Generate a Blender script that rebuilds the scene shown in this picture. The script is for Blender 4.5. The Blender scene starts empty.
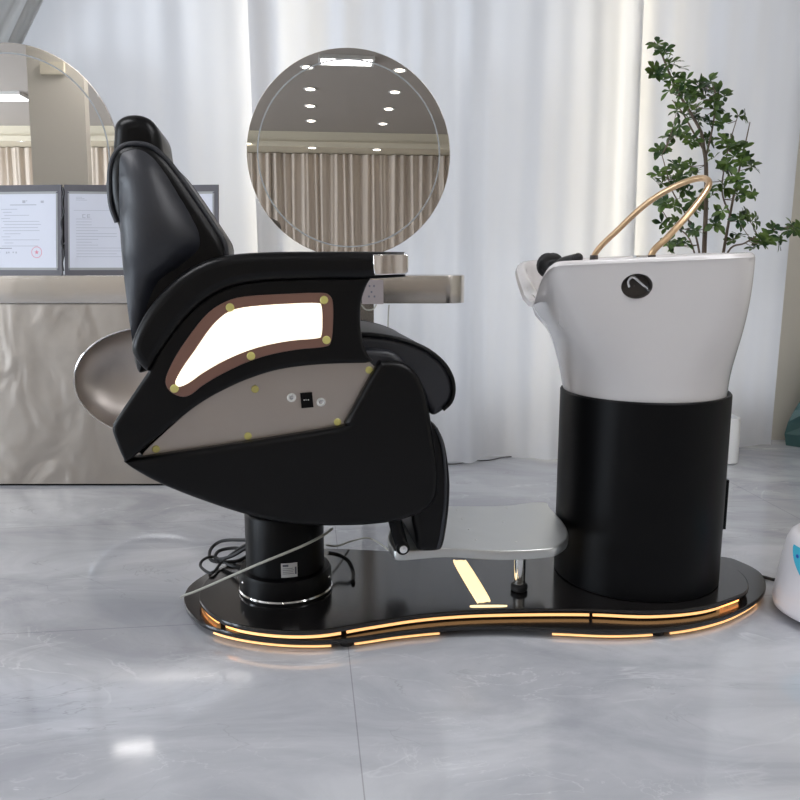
import bpy, bmesh, math, random
from mathutils import Vector, Matrix
from mathutils.geometry import delaunay_2d_cdt
random.seed(7)
C = bpy.context.scene.collection
R = math.radians
H = 1.0; PITCH = R(10.07); F = 800.0

# ------------------------------------------------------------------ survey
def ray(px, py):
    u = (px-400)/F; v = (400-py)/F
    return Vector((u, math.cos(PITCH)+v*math.sin(PITCH), -math.sin(PITCH)+v*math.cos(PITCH)))
def onY(px, py, Y):
    d = ray(px, py); return d*(Y/d.y)+Vector((0, 0, H))
def onZ(px, py, Z):
    d = ray(px, py); return d*((Z-H)/d.z)+Vector((0, 0, H))

# ------------------------------------------------------------------ materials
def mat(name, col, rough=.5, metal=0, emis=None, es=0, coat=0, trans=0, spec=.5, bump=None, sheen=0):
    m = bpy.data.materials.new(name); m.use_nodes = True
    nt = m.node_tree; b = nt.nodes['Principled BSDF']
    b.inputs['Base Color'].default_value = (*col, 1); b.inputs['Roughness'].default_value = rough
    b.inputs['Metallic'].default_value = metal; b.inputs['Coat Weight'].default_value = coat
    b.inputs['Coat Roughness'].default_value = .12
    b.inputs['Specular IOR Level'].default_value = spec
    b.inputs['Transmission Weight'].default_value = trans
    if emis:
        b.inputs['Emission Color'].default_value = (*emis, 1); b.inputs['Emission Strength'].default_value = es
    if bump:
        sc, st = bump
        t = nt.nodes.new('ShaderNodeTexCoord'); n = nt.nodes.new('ShaderNodeTexNoise')
        n.inputs['Scale'].default_value = sc; n.inputs['Detail'].default_value = 4
        bp = nt.nodes.new('ShaderNodeBump'); bp.inputs['Strength'].default_value = st; bp.inputs['Distance'].default_value = .01
        nt.links.new(t.outputs['Object'], n.inputs['Vector']); nt.links.new(n.outputs['Fac'], bp.inputs['Height'])
        nt.links.new(bp.outputs['Normal'], b.inputs['Normal'])
    return m

leather = mat('black_leather', (.0035, .0035, .004), .32, bump=(260, .05), spec=.22)
leather_lit = mat('black_leather_satin_lit', (.017, .019, .026), .46, bump=(200, .04), spec=.6)  # bluish window highlight on the padding is put into this base colour
black_metal = mat('black_powder_coat', (.003, .003, .0035), .40, spec=.14)
black_board = mat('black_satin_board', (.011, .010, .010), .16, coat=.3)
rubber = mat('black_rubber', (.012, .012, .013), .55)
chrome = mat('chrome', (.8, .8, .8), .08, 1)
rosechrome = mat('chrome_polished', (.85, .83, .82), .03, 1)
bronze = mat('bronze_acrylic', (.20, .10, .075), .3, coat=.4)
yellow = mat('yellow_screw_cap', (.62, .56, .18), .4)
lens = mat('lit_opal_panel', (.95, .9, .8), .4, emis=(1, .92, .70), es=1.0)
ledgold = mat('led_gold', (.9, .6, .3), .4, emis=(1, .52, .2), es=1.3)
ledhot = mat('led_warm_white', (.9, .8, .5), .4, emis=(1, .74, .42), es=1.3)
ceramic = mat('white_ceramic', (.70, .675, .67), .16, coat=.6)
white_plastic = mat('white_plastic', (.70, .67, .69), .28, coat=.3)
gold = mat('pale_gold_tube', (.72, .50, .30), .3, .8)
darkhole = mat('dark_lining', (.07, .06, .055), .35)
paper = mat('white_paper', (.64, .66, .74), .55)
ink = mat('grey_ink', (.42, .44, .50), .7)
ink_dark = mat('dark_ink', (.12, .12, .15), .7)
ink_blue = mat('deep_blue_print', (.03, .08, .40), .5)
ink_red = mat('red_stamp_ink', (.72, .28, .36), .7)
cover = mat('grey_leatherette', (.10, .095, .11), .5, bump=(120, .15))
wallpaint = mat('warm_white_paint', (.62, .58, .50), .7)
beampaint = mat('cream_paint', (.72, .66, .52), .6)
ceilpaint = mat('grey_ceiling_paint', (.42, .385, .35), .8)
potwhite = mat('white_pot_glaze', (.8, .8, .8), .3)
soil = mat('potting_soil', (.05, .035, .02), .9)
bark = mat('grey_bark', (.16, .12, .09), .8, bump=(90, .5))
teal = mat('teal_plastic_cloth', (.035, .09, .09), .4)
tealscreen = mat('teal_touch_panel', (.05, .30, .42), .25, emis=(.08, .50, .70), es=.22)
tubegrey = mat('pale_rubber_cable', (.42, .41, .36), .5)
socketmat = mat('grey_socket_plate', (.30, .26, .26), .4)
lamp_white = mat('ceiling_lamp_glow', (1, 1, 1), .5, emis=(.97, .97, 1), es=13)
spot_glow = mat('downlight_glow', (1, 1, 1), .5, emis=(1, .93, .82), es=16)
leak_glow = mat('added_curtain_leak_glow', (1, 1, 1), .5, emis=(1, .90, .68), es=4.5)  # for the added strips behind the curtains
trimwhite = mat('white_trim', (.75, .75, .73), .5)
frost_ring = mat('frosted_glass_ring', (.33, .34, .34), .5)
label_white = mat('white_sticker', (.60, .60, .60), .5)

def steel_mat(name, col, rough, wave):
    m = mat(name, col, rough, 1)
    nt = m.node_tree; b = nt.nodes['Principled BSDF']
    t = nt.nodes.new('ShaderNodeTexCoord'); mp = nt.nodes.new('ShaderNodeMapping')
    mp.inputs['Scale'].default_value = (1.8, 1, 1.1)
    n = nt.nodes.new('ShaderNodeTexNoise'); n.inputs['Scale'].default_value = 2.2; n.inputs['Detail'].default_value = 1.5
    n.inputs['Distortion'].default_value = 1.4
    bp = nt.nodes.new('ShaderNodeBump'); bp.inputs['Strength'].default_value = wave; bp.inputs['Distance'].default_value = .06
    nt.links.new(t.outputs['Object'], mp.inputs[0]); nt.links.new(mp.outputs[0], n.inputs['Vector'])
    nt.links.new(n.outputs['Fac'], bp.inputs['Height']); nt.links.new(bp.outputs['Normal'], b.inputs['Normal'])
    return m
steel_wavy = steel_mat('rippled_stainless', (.44, .40, .36), .36, .22)
steel = steel_mat('brushed_stainless', (.60, .56, .52), .26, .05)
steel_plate = steel_mat('satin_stainless', (.50, .455, .42), .42, .1)
steel_foot = steel_mat('frosted_stainless', (.60, .61, .60), .38, .1)

def mirror_material():
    m = mat('silvered_mirror', (.74, .71, .68), 0.0, 1); return m
mirror_mat = mirror_material()

def marble():
    m = bpy.data.materials.new('grey_marble_tile'); m.use_nodes = True
    nt = m.node_tree; N = nt.nodes; L = nt.links; b = N['Principled BSDF']
    tc = N.new('ShaderNodeTexCoord')
    def noise(scale, detail, dist, vec=None, rough=.6):
        n = N.new('ShaderNodeTexNoise'); n.inputs['Scale'].default_value = scale; n.inputs['Detail'].default_value = detail
        n.inputs['Distortion'].default_value = dist; n.inputs['Roughness'].default_value = rough
        L.new(vec or tc.outputs['Object'], n.inputs['Vector']); return n
    mp = N.new('ShaderNodeMapping'); mp.inputs['Rotation'].default_value = (0, 0, R(25)); mp.inputs['Scale'].default_value = (1, 2.1, 1)
    L.new(tc.outputs['Object'], mp.inputs[0])
    cloud = noise(1.5, 8, .9, mp.outputs[0])
    r1 = N.new('ShaderNodeValToRGB'); e = r1.color_ramp.elements
    e[0].position = .36; e[0].color = (.40, .41, .445, 1); e[1].position = .62; e[1].color = (.58, .59, .62, 1)
    L.new(cloud.outputs['Fac'], r1.inputs[0])
    def vein(scale, width, seed, strength, dist=1.2):
        mp2 = N.new('ShaderNodeMapping'); mp2.inputs['Location'].default_value = (seed, seed*.7, 0)
        mp2.inputs['Rotation'].default_value = (0, 0, R(20)); mp2.inputs['Scale'].default_value = (1, 1.9, 1)
        L.new(tc.outputs['Object'], mp2.inputs[0])
        n = noise(scale, 5, dist, mp2.outputs[0], .55)
        s = N.new('ShaderNodeMath'); s.operation = 'SUBTRACT'; s.inputs[1].default_value = .5; L.new(n.outputs['Fac'], s.inputs[0])
        a = N.new('ShaderNodeMath'); a.operation = 'ABSOLUTE'; L.new(s.outputs[0], a.inputs[0])
        mr = N.new('ShaderNodeMapRange'); mr.inputs['From Min'].default_value = 0; mr.inputs['From Max'].default_value = width
        mr.inputs['To Min'].default_value = strength; mr.inputs['To Max'].default_value = 0
        L.new(a.outputs[0], mr.inputs['Value'])
        n2 = noise(1.7, 2, 0, mp2.outputs[0]); r = N.new('ShaderNodeMapRange')
        r.inputs['From Min'].default_value = .5; r.inputs['From Max'].default_value = .68; L.new(n2.outputs['Fac'], r.inputs['Value'])
        mu = N.new('ShaderNodeMath'); mu.operation = 'MULTIPLY'; L.new(mr.outputs[0], mu.inputs[0]); L.new(r.outputs[0], mu.inputs[1])
        return mu
    def mix(fac, a, col):
        mx = N.new('ShaderNodeMix'); mx.data_type = 'RGBA'
        L.new(fac, mx.inputs[0]); L.new(a, mx.inputs[6]); mx.inputs[7].default_value = (*col, 1); return mx.outputs[2]
    c = mix(vein(1.6, .012, 3.1, .75).outputs[0], r1.outputs[0], (.75, .76, .78))
    c = mix(vein(2.6, .010, 9.4, .5, 2).outputs[0], c, (.72, .73, .75))
    c = mix(vein(1.3, .006, 15.7, .6, 1.6).outputs[0], c, (.28, .28, .30))
    # tile joints, the grid turned 6.6 degrees
    sx = N.new('ShaderNodeMapping'); sx.inputs['Rotation'].default_value = (0, 0, R(-6.6)); L.new(tc.outputs['Object'], sx.inputs[0])
    sp = N.new('ShaderNodeSeparateXYZ'); L.new(sx.outputs[0], sp.inputs[0])
    def joint(sock, off, size):
        a = N.new('ShaderNodeMath'); a.operation = 'SUBTRACT'; a.inputs[1].default_value = off; L.new(sock, a.inputs[0])
        p = N.new('ShaderNodeMath'); p.operation = 'PINGPONG'; p.inputs[1].default_value = size/2; L.new(a.outputs[0], p.inputs[0])
        l = N.new('ShaderNodeMath'); l.operation = 'LESS_THAN'; l.inputs[1].default_value = .0014; L.new(p.outputs[0], l.inputs[0]); return l
    ja = joint(sp.outputs[0], .089, 1.8); jb = joint(sp.outputs[1], 2.127, .9)
    mx = N.new('ShaderNodeMath'); mx.operation = 'MAXIMUM'; L.new(ja.outputs[0], mx.inputs[0]); L.new(jb.outputs[0], mx.inputs[1])
    mm = N.new('ShaderNodeMath'); mm.operation = 'MULTIPLY'; mm.inputs[1].default_value = .42; L.new(mx.outputs[0], mm.inputs[0])
    c = mix(mm.outputs[0], c, (.13, .12, .12))
    L.new(c, b.inputs['Base Color'])
    b.inputs['Roughness'].default_value = .085; b.inputs['Specular IOR Level'].default_value = .5
    b.inputs['Coat Weight'].default_value = .15; b.inputs['Coat Roughness'].default_value = .04
    return m
marble_mat = marble()

def cloth_mat(name, col, transl, rough=.9):
    m = bpy.data.materials.new(name); m.use_nodes = True
    nt = m.node_tree; N = nt.nodes; L = nt.links
    for n in list(N):
        if n.type == 'BSDF_PRINCIPLED': N.remove(n)
    out = [n for n in N if n.type == 'OUTPUT_MATERIAL'][0]
    d = N.new('ShaderNodeBsdfDiffuse'); d.inputs[0].default_value = (*col, 1)
    t = N.new('ShaderNodeBsdfTranslucent'); t.inputs[0].default_value = (*col, 1)
    mx = N.new('ShaderNodeMixShader'); mx.inputs[0].default_value = transl
    tc = N.new('ShaderNodeTexCoord'); wv = N.new('ShaderNodeTexNoise'); wv.inputs['Scale'].default_value = 60
    bp = N.new('ShaderNodeBump'); bp.inputs['Strength'].default_value = .05
    L.new(tc.outputs['Object'], wv.inputs['Vector']); L.new(wv.outputs['Fac'], bp.inputs['Height']); L.new(bp.outputs[0], d.inputs['Normal'])
    L.new(d.outputs[0], mx.inputs[1]); L.new(t.outputs[0], mx.inputs[2]); L.new(mx.outputs[0], out.inputs[0])
    return m
sheer = cloth_mat('white_sheer_cloth', (.69, .70, .735), .45)
greycloth = cloth_mat('pale_grey_cloth', (.66, .67, .67), .1)
tancloth = cloth_mat('taupe_curtain_cloth', (.70, .62, .54), .1)

def leaf_mat():
    m = mat('green_leaf', (.08, .2, .03), .45)
    nt = m.node_tree; b = nt.nodes['Principled BSDF']
    t = nt.nodes.new('ShaderNodeTexCoord'); n = nt.nodes.new('ShaderNodeTexNoise'); n.inputs['Scale'].default_value = 14
    r = nt.nodes.new('ShaderNodeValToRGB'); e = r.color_ramp.elements
    e[0].position = .35; e[0].color = (.014, .050, .010, 1); e[1].position = .68; e[1].color = (.125, .20, .035, 1)
    nt.links.new(t.outputs['Object'], n.inputs['Vector']); nt.links.new(n.outputs['Fac'], r.inputs[0]); nt.links.new(r.outputs[0], b.inputs['Base Color'])
    return m
leafm = leaf_mat()

# ------------------------------------------------------------------ builders
def mesh_obj(name, verts, faces, m, parent=None, smooth=True, loc=None):
    me = bpy.data.meshes.new(name); me.from_pydata([tuple(v) for v in verts], [], faces)
    bm = bmesh.new(); bm.from_mesh(me); bmesh.ops.recalc_face_normals(bm, faces=bm.faces); bm.to_mesh(me); bm.free()
    if smooth:
        for p in me.polygons: p.use_smooth = len(p.vertices) < 8
    me.materials.append(m)
    o = bpy.data.objects.new(name, me); C.objects.link(o)
    if parent: o.parent = parent
    if loc: o.location = loc
    return o
def hard(o, ang=35):
    me = o.data
    bm = bmesh.new(); bm.from_mesh(me)
    for f_ in bm.faces:
        if len(f_.verts) > 7:
            f_.smooth = False
            for e in f_.edges: e.smooth = False
    for e in bm.edges:
        if len(e.link_faces) == 2 and not all(q.smooth for q in e.link_faces): e.smooth = False
        if len(e.link_faces) == 2 and e.calc_face_angle(0) > R(ang): e.smooth = False
    bm.to_mesh(me); bm.free(); return o
class MB:
    def __init__(s): s.v = []; s.f = []; s.flat = set()
    def add(s, v, f):
        k = len(s.v); s.v += [Vector(p) for p in v]; s.f += [[i+k for i in q] for q in f]; return s
    def box(s, x0, x1, y0, y1, z0, z1, M=None):
        v = [Vector(p) for p in [(x0,y0,z0),(x1,y0,z0),(x1,y1,z0),(x0,y1,z0),(x0,y0,z1),(x1,y0,z1),(x1,y1,z1),(x0,y1,z1)]]
        if M: v = [M @ p for p in v]
        return s.add(v, [(0,1,2,3),(4,5,6,7),(0,1,5,4),(1,2,6,5),(2,3,7,6),(3,0,4,7)])
    def tube(s, pts, r, n=10, closed=False):
        pts = [Vector(p) for p in pts]; N = len(pts); rr = r if isinstance(r, (list, tuple)) else [r]*N
        up = None; v = []
        for i, p in enumerate(pts):
            a = pts[(i-1) % N] if (closed or i > 0) else p
            b = pts[(i+1) % N] if (closed or i < N-1) else p
            t = (b-a).normalized()
            if up is None:
                up = t.orthogonal().normalized()
            up = (up - t*up.dot(t)); up = up.normalized() if up.length > 1e-6 else t.orthogonal().normalized()
            w = t.cross(up)
            for k in range(n):
                q = 2*math.pi*k/n; v.append(p+(up*math.cos(q)+w*math.sin(q))*rr[i])
        f = []
        for i in range(N if closed else N-1):
            j = (i+1) % N
            for k in range(n): f.append((i*n+k, i*n+(k+1) % n, j*n+(k+1) % n, j*n+k))
        if not closed: f.append(tuple(range(n))); f.append(tuple((N-1)*n+k for k in range(n)))
        return s.add(v, f)
    def lathe(s, prof, cx, cy, n=64, M=None):
        v = []; f = []
        for (r, z) in prof:
            for k in range(n):
                q = 2*math.pi*k/n; v.append(Vector((cx+r*math.cos(q), cy+r*math.sin(q), z)))
        if M: v = [M @ p for p in v]
        for i in range(len(prof)-1):
            for k in range(n): f.append((i*n+k, i*n+(k+1) % n, (i+1)*n+(k+1) % n, (i+1)*n+k))
        if prof[0][0] > 1e-5: f.append(tuple(range(n)))
        if prof[-1][0] > 1e-5: f.append(tuple((len(prof)-1)*n+k for k in range(n)))
        return s.add(v, f)
    def ball(s, c, r, M=None, n=20):
        c = Vector(c); v = []; f = []; rr = r if isinstance(r, (tuple, list)) else (r, r, r)
        h = n//2
        for i in range(h+1):
            a = math.pi*i/h
            for k in range(n):
                q = 2*math.pi*k/n
                v.append(c+Vector((rr[0]*math.sin(a)*math.cos(q), rr[1]*math.sin(a)*math.sin(q), rr[2]*math.cos(a))))
        for i in range(h):
            for k in range(n): f.append((i*n+k, i*n+(k+1) % n, (i+1)*n+(k+1) % n, (i+1)*n+k))
        if M: v = [M @ p for p in v]
        return s.add(v, f)
    def build(s, name, m, parent=None, smooth=True, crisp=True):
        o = mesh_obj(name, s.v, s.f, m, parent, smooth)
        if len(o.data.polygons) == len(s.f):
            for i in s.flat: o.data.polygons[i].use_smooth = False
        if smooth and crisp: hard(o)
        return o
def spline(pts, n=5, closed=True):
    """Catmull-Rom; a point given as (x, y, 1) is a sharp corner."""
    out = []; N = len(pts)
    P = [Vector(p[:2]) for p in pts]; cr = [len(p) > 2 for p in pts]
    for i in range(N if closed else N-1):
        p1, p2 = P[i], P[(i+1) % N]
        p0 = P[(i-1) % N] if (closed or i > 0) else p1*2-p2
        p3 = P[(i+2) % N] if (closed or i < N-2) else p2*2-p1
        if cr[i]: p0 = p1*2-p2
        if cr[(i+1) % N]: p3 = p2*2-p1
        for k in range(n):
            t = k/n
            out.append(.5*((2*p1)+(p2-p0)*t+(2*p0-5*p1+4*p2-p3)*t*t+(3*p1-p0-3*p2+p3)*t**3))
    if not closed: out.append(P[-1])
    return out
def inset(P, d):
    N = len(P); A = sum(P[i].x*P[(i+1) % N].y-P[(i+1) % N].x*P[i].y for i in range(N)); s = 1 if A > 0 else -1
    out = []
    for i in range(N):
        a = P[i]-P[i-1]; b = P[(i+1) % N]-P[i]
        if a.length < 1e-7: a = b
        if b.length < 1e-7: b = a
        a = a.normalized(); b = b.normalized()
        n1 = Vector((-a.y, a.x))*s; n2 = Vector((-b.y, b.x))*s; n = n1+n2
        if n.length < 1e-5: n = n1
        n = n.normalized(); c = max(.55, n.dot(n1)); out.append(P[i]+n*(d/c))
    return out
def limit(P, d):
    """per-vertex inset so that thin tips are not turned inside out"""
    N = len(P); base = []
    for i in range(N):
        best = 1e9; a = (P[(i+1) % N]-P[i-1])
        if a.length < 1e-9: a = Vector((1, 0))
        for nrm in (Vector((-a.y, a.x)).normalized(),):
            for k in range(N):
                j = (k+1) % N
                if k in (i, (i-1) % N) or j in (i,): continue
                e = P[j]-P[k]; den = nrm.x*e.y-nrm.y*e.x
                if abs(den) < 1e-12: continue
                w = P[k]-P[i]; t = (w.x*e.y-w.y*e.x)/den; u = (w.x*nrm.y-w.y*nrm.x)/den
                if 0 <= u <= 1 and abs(t) > 1e-6: best = min(best, abs(t)) if t*SGN(P) > 0 else best
        base.append(min(d, best*.36))
    out = []
    for i in range(N): out.append(min(base[(i+k) % N] for k in range(-2, 3)))
    return [sum(out[(i+k) % N] for k in range(-2, 3))/5 if min(out[(i+k) % N] for k in range(-2, 3)) > .5*out[i] else out[i] for i in range(N)]
def SGN(P):
    N = len(P); return 1 if sum(P[i].x*P[(i+1) % N].y-P[(i+1) % N].x*P[i].y for i in range(N)) > 0 else -1
def dinset(P, D, f):
    N = len(P); s = SGN(P); out = []
    for i in range(N):
        a = P[i]-P[i-1]; b = P[(i+1) % N]-P[i]
        if a.length < 1e-7: a = b
        if b.length < 1e-7: b = a
        a = a.normalized(); b = b.normalized()
        n1 = Vector((-a.y, a.x))*s; n2 = Vector((-b.y, b.x))*s; n = n1+n2
        if n.length < 1e-5: n = n1
        n = n.normalized(); c = max(.6, n.dot(n1)); out.append(P[i]+n*(D[i]*f/c))
    def cr(a, b, c): return (b.x-a.x)*(c.y-a.y)-(b.y-a.y)*(c.x-a.x)
    for _ in range(6):                       # close the small loops an inset leaves at tight corners
        done = True
        for i in range(N):
            for w in range(2, min(N//3, 26)):
                j = (i+w) % N; a, b, c, d = out[i], out[(i+1) % N], out[j], out[(j+1) % N]
                d1, d2, d3, d4 = cr(a, b, c), cr(a, b, d), cr(c, d, a), cr(c, d, b)
                if d1*d2 < 0 and d3*d4 < 0:
                    t = d3/(d3-d4); x = a+(b-a)*t
                    for k in range(1, w+1): out[(i+k) % N] = x.copy()
                    done = False; break
        if done: break
    return out
def slab_rings(P, y0, y1, r0, r1, seg=5, dome0=0, dome1=0, centre=None):
    """rings of (x, y, z) from y0 to y1 of the outline P (x, z), edges rounded by r0 / r1, ends domed"""
    rings = []
    c = centre or sum(P, Vector((0, 0)))/len(P)
    D0 = limit(P, r0) if r0 else None; D1 = (D0 if r1 == r0 else limit(P, r1)) if r1 else None
    inner0 = dinset(P, D0, 1) if r0 else P
    D = 7
    if dome0:
        for k in range(1, D+1):
            t = k/(D+1); s = math.sin(t*math.pi/2)
            rings.append([Vector((c.x+(p.x-c.x)*s, y0-dome0*math.cos(t*math.pi/2), c.y+(p.y-c.y)*s)) for p in inner0])
    if r0:
        for k in range(seg):
            a = k/seg*math.pi/2; Q = dinset(P, D0, 1-math.sin(a))
            rings.append([Vector((p.x, y0+r0*(1-math.cos(a)), p.y)) for p in Q])
    rings.append([Vector((p.x, y0+r0, p.y)) for p in P]); rings.append([Vector((p.x, y1-r1, p.y)) for p in P])
    if r1:
        for k in range(seg-1, -1, -1):
            a = k/seg*math.pi/2; Q = dinset(P, D1, 1-math.sin(a))
            rings.append([Vector((p.x, y1-r1*(1-math.cos(a)), p.y)) for p in Q])
    if dome1:
        inner1 = dinset(P, D1, 1) if r1 else P
        for k in range(D, 0, -1):
            t = k/(D+1); s = math.sin(t*math.pi/2)
            rings.append([Vector((c.x+(p.x-c.x)*s, y1+dome1*math.cos(t*math.pi/2), c.y+(p.y-c.y)*s)) for p in inner1])
    return rings
def rings_mb(rings, caps=True, mb=None):
    mb = mb or MB(); n = len(rings[0]); v = [p for r in rings for p in r]; f = []
    for i in range(len(rings)-1):
        for k in range(n): f.append((i*n+k, i*n+(k+1) % n, (i+1)*n+(k+1) % n, (i+1)*n+k))
    if caps:
        for base in (0, (len(rings)-1)*n):
            pts = v[base:base+n]; ext = [max(p[a] for p in pts)-min(p[a] for p in pts) for a in range(3)]
            ax = sorted(range(3), key=lambda a: -ext[a])[:2]
            r_ = delaunay_2d_cdt([Vector((p[ax[0]], p[ax[1]])) for p in pts], [], [list(range(n))], 1, 1e-7)
            if all(len(o_) for o_ in r_[3]):
                for t in r_[2]:
                    mb.flat.add(len(mb.f)+len(f)); f.append(tuple(base+r_[3][i][0] for i in t))
            else:
                mb.flat.add(len(mb.f)+len(f)); f.append(tuple(base+k for k in range(n)))
    return mb.add(v, f)
def slab(name, P, y0, y1, r0, r1, m, parent, seg=5, dome0=0, dome1=0, centre=None):
    o = rings_mb(slab_rings(P, y0, y1, r0, r1, seg, dome0, dome1, centre)).build(name, m, parent)
    return hard(o, 50)
def dome(name, P, y0, h, side, m, parent, step=.018):
    """a smooth cushion: outline P (x, z) at y0 swelling by h towards side (-1 or 1)"""
    xs = [p.x for p in P]; zs = [p.y for p in P]; pts = [p.copy() for p in P]; n = len(P)
    def inside(q):
        c = False
        for i in range(n):
            a, b = P[i], P[(i+1) % n]
            if (a.y > q.y) != (b.y > q.y) and q.x < (b.x-a.x)*(q.y-a.y)/(b.y-a.y)+a.x: c = not c
        return c
    x = min(xs)+step/2; k = 0
    while x < max(xs):
        z = min(zs)+step/2+(step/2 if k % 2 else 0)
        while z < max(zs):
            q = Vector((x, z))
            if inside(q) and min((q-p).length for p in P) > step*.45: pts.append(q)
            z += step
        x += step*.87; k += 1
    vc, ve, vf, ov, _, _ = delaunay_2d_cdt(pts, [], [list(range(n))], 1, 1e-7)
    bd = [any(i < n for i in o_) for o_ in ov]; nb = [[] for _ in vc]
    for f in vf:
        for i in range(len(f)): a, b = f[i], f[(i+1) % len(f)]; nb[a].append(b); nb[b].append(a)
    hh = [0.0]*len(vc)
    for _ in range(400):
        for i in range(len(vc)):
            if not bd[i] and nb[i]: hh[i] = sum(hh[j] for j in nb[i])/len(nb[i])+1
    mx = max(hh); mb = MB(); mb.add([(v.x, y0+side*h*math.sqrt(max(0, q)/mx)**1.15, v.y) for v, q in zip(vc, hh)], [tuple(f) for f in vf])
    ring = [[Vector((p.x, y0+o_, p.y)) for p in P] for o_ in (0, -side*.03)]
    rings_mb(ring, False, mb)
    return mesh_obj(name, mb.v, mb.f, m, parent)
def zslab(name, P, z0, z1, r0, r1, m, parent, seg=3):
    """outline P (x, y) raised from z0 to z1"""
    rs = slab_rings(P, z0, z1, r0, r1, seg)
    rs = [[Vector((p.x, p.z, p.y)) for p in r] for r in rs]
    return rings_mb(rs).build(name, m, parent)
def thing(name, label, cat, loc=(0,0,0), rz=0, group=None):
    o = bpy.data.objects.new(name, None); C.objects.link(o); o.empty_display_size = .1
    o.location = loc; o.rotation_euler = (0, 0, rz); o['label'] = label; o['category'] = cat
    if group: o['group'] = group
    return o
def tag(o, label, cat, group=None):
    o['label'] = label; o['category'] = cat
    if group: o['group'] = group
    return o
def struct(o): o['kind'] = 'structure'; return o
def recentre(o):
    """put the origin of a single-mesh thing at its own base"""
    vs = [v.co.copy() for v in o.data.vertices]; c = sum(vs, Vector())/len(vs); c.z = min(v.z for v in vs)
    for v in o.data.vertices: v.co -= c
    o.location = c; return o
def dup(root, loc, label=None, group=None):
    r = root.copy(); C.objects.link(r); r.location = loc
    if label: r['label'] = label
    if group: r['group'] = group
    for ch in list(root.children):
        c = ch.copy(); C.objects.link(c); c.parent = r
        for g in ch.children:
            d = g.copy(); C.objects.link(d); d.parent = c
    return r
def arc3(pts, n=6):
    pts = [Vector(p) for p in pts]; out = []
    for i in range(len(pts)-1):
        p1, p2 = pts[i], pts[i+1]; p0 = pts[i-1] if i else p1*2-p2; p3 = pts[i+2] if i < len(pts)-2 else p2*2-p1
        for k in range(n):
            t = k/n; out.append(.5*((2*p1)+(p2-p0)*t+(2*p0-5*p1+4*p2-p3)*t*t+(3*p1-p0-3*p2+p3)*t**3))
    out.append(pts[-1]); return out

# ------------------------------------------------------------------ the room
X0, X1, YF, CE = -6.6, 4.2, -4.1, 2.85
def yb(x): return 4.24+.10*(x-.9)            # the back wall runs slightly askew
struct(MB().box(X0-.1, X1+.1, YF-.1, 4.9, -.1, 0).build('floor', marble_mat, smooth=False))
struct(MB().box(X0-.1, X1+.1, YF-.1, 4.9, CE, CE+.1).build('ceiling', ceilpaint, smooth=False))
mb = MB(); mb.add([(X0, yb(X0), 0), (X1, yb(X1), 0), (X1, yb(X1)+.12, 0), (X0, yb(X0)+.12, 0), (X0, yb(X0), CE), (X1, yb(X1), CE), (X1, yb(X1)+.12, CE), (X0, yb(X0)+.12, CE)],
    [(0,1,2,3),(4,5,6,7),(0,1,5,4),(1,2,6,5),(2,3,7,6),(3,0,4,7)])
struct(mb.build('wall_back', wallpaint, smooth=False))
struct(MB().box(X1, X1+.1, YF, yb(X1), 0, CE).build('wall_right', wallpaint, smooth=False))
# left wall with a tall window opening
wy0, wy1, wz0, wz1 = -1.9, 1.7, .5, 2.6
mb = MB(); mb.box(X0-.1, X0, YF, wy0, 0, CE); mb.box(X0-.1, X0, wy1, yb(X0), 0, CE)
mb.box(X0-.1, X0, wy0, wy1, 0, wz0); mb.box(X0-.1, X0, wy0, wy1, wz1, CE)
struct(mb.build('wall_left', wallpaint, smooth=False))
mb = MB()
for k in range(5):
    y = wy0+(wy1-wy0)*k/4; mb.box(X0-.07, X0-.02, y-.025, y+.025, wz0, wz1)
mb.box(X0-.07, X0-.02, wy0, wy1, wz0, wz0+.05); mb.box(X0-.07, X0-.02, wy0, wy1, wz1-.05, wz1); mb.box(X0-.07, X0-.02, wy0, wy1, 1.75, 1.79)
struct(mb.build('window_1', trimwhite, smooth=False))
# dropped beam with soffit above the curtains at the far end of the room
TILT = R(1.9)
def mray(px, py, cx, cy, Y, ang, TILT, zplane=None, yplane=None):
    """where a viewing ray lands after the mirror centred at pixel (cx, cy)"""
    n = Vector((math.sin(ang)*math.cos(TILT), -math.cos(ang)*math.cos(TILT), math.sin(TILT)))
    c = onY(cx, cy, Y); d = ray(px, py); o = Vector((0, 0, H)); p = o+d*((c-o).dot(n)/d.dot(n))
    r = d-n*(2*d.dot(n))
    return p+r*((zplane-p.z)/r.z) if zplane is not None else p+r*((yplane-p.y)/r.y)
M2 = (349, 154, 3.56, R(3.0), TILT); M1 = (10, 156, 3.60, 0.0, R(1.5))
bt = mray(349, 132, *M2, zplane=CE).y; bz = mray(349, 145, *M2, yplane=bt).z; cf = mray(349, 152, *M2, zplane=bz).y
YFW = cf-.35
struct(MB().box(X0-.1, X1+.1, YFW-.12, YFW, 0, CE).build('wall_front', wallpaint, smooth=False))
struct(MB().box(X0, X1, YFW, bt, bz, CE).build('trim_1', beampaint, smooth=False))
struct(MB().box(X0, X1, bt, bt+.03, bz-.03, bz+.03).build('trim_2', beampaint, smooth=False))
pa = mray(84, 110, *M1, yplane=1.25).x; pb = mray(28, 110, *M1, yplane=1.25).x
struct(MB().box(min(pa, pb), max(pa, pb), 1.17, 1.25, 0, CE).build('trim_3', wallpaint, smooth=False))

sa = mray(62, 61, *M1, yplane=1.28); sb = mray(39, 73, *M1, yplane=1.28)
o = MB().box(min(sa.x, sb.x), max(sa.x, sb.x), 1.2501, 1.28, min(sa.z, sb.z), max(sa.z, sb.z)).build('wall_unit', beampaint, smooth=False); recentre(o); tag(o, 'small cream box mounted on the pillar reflected in the left mirror', 'wall unit')
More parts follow.
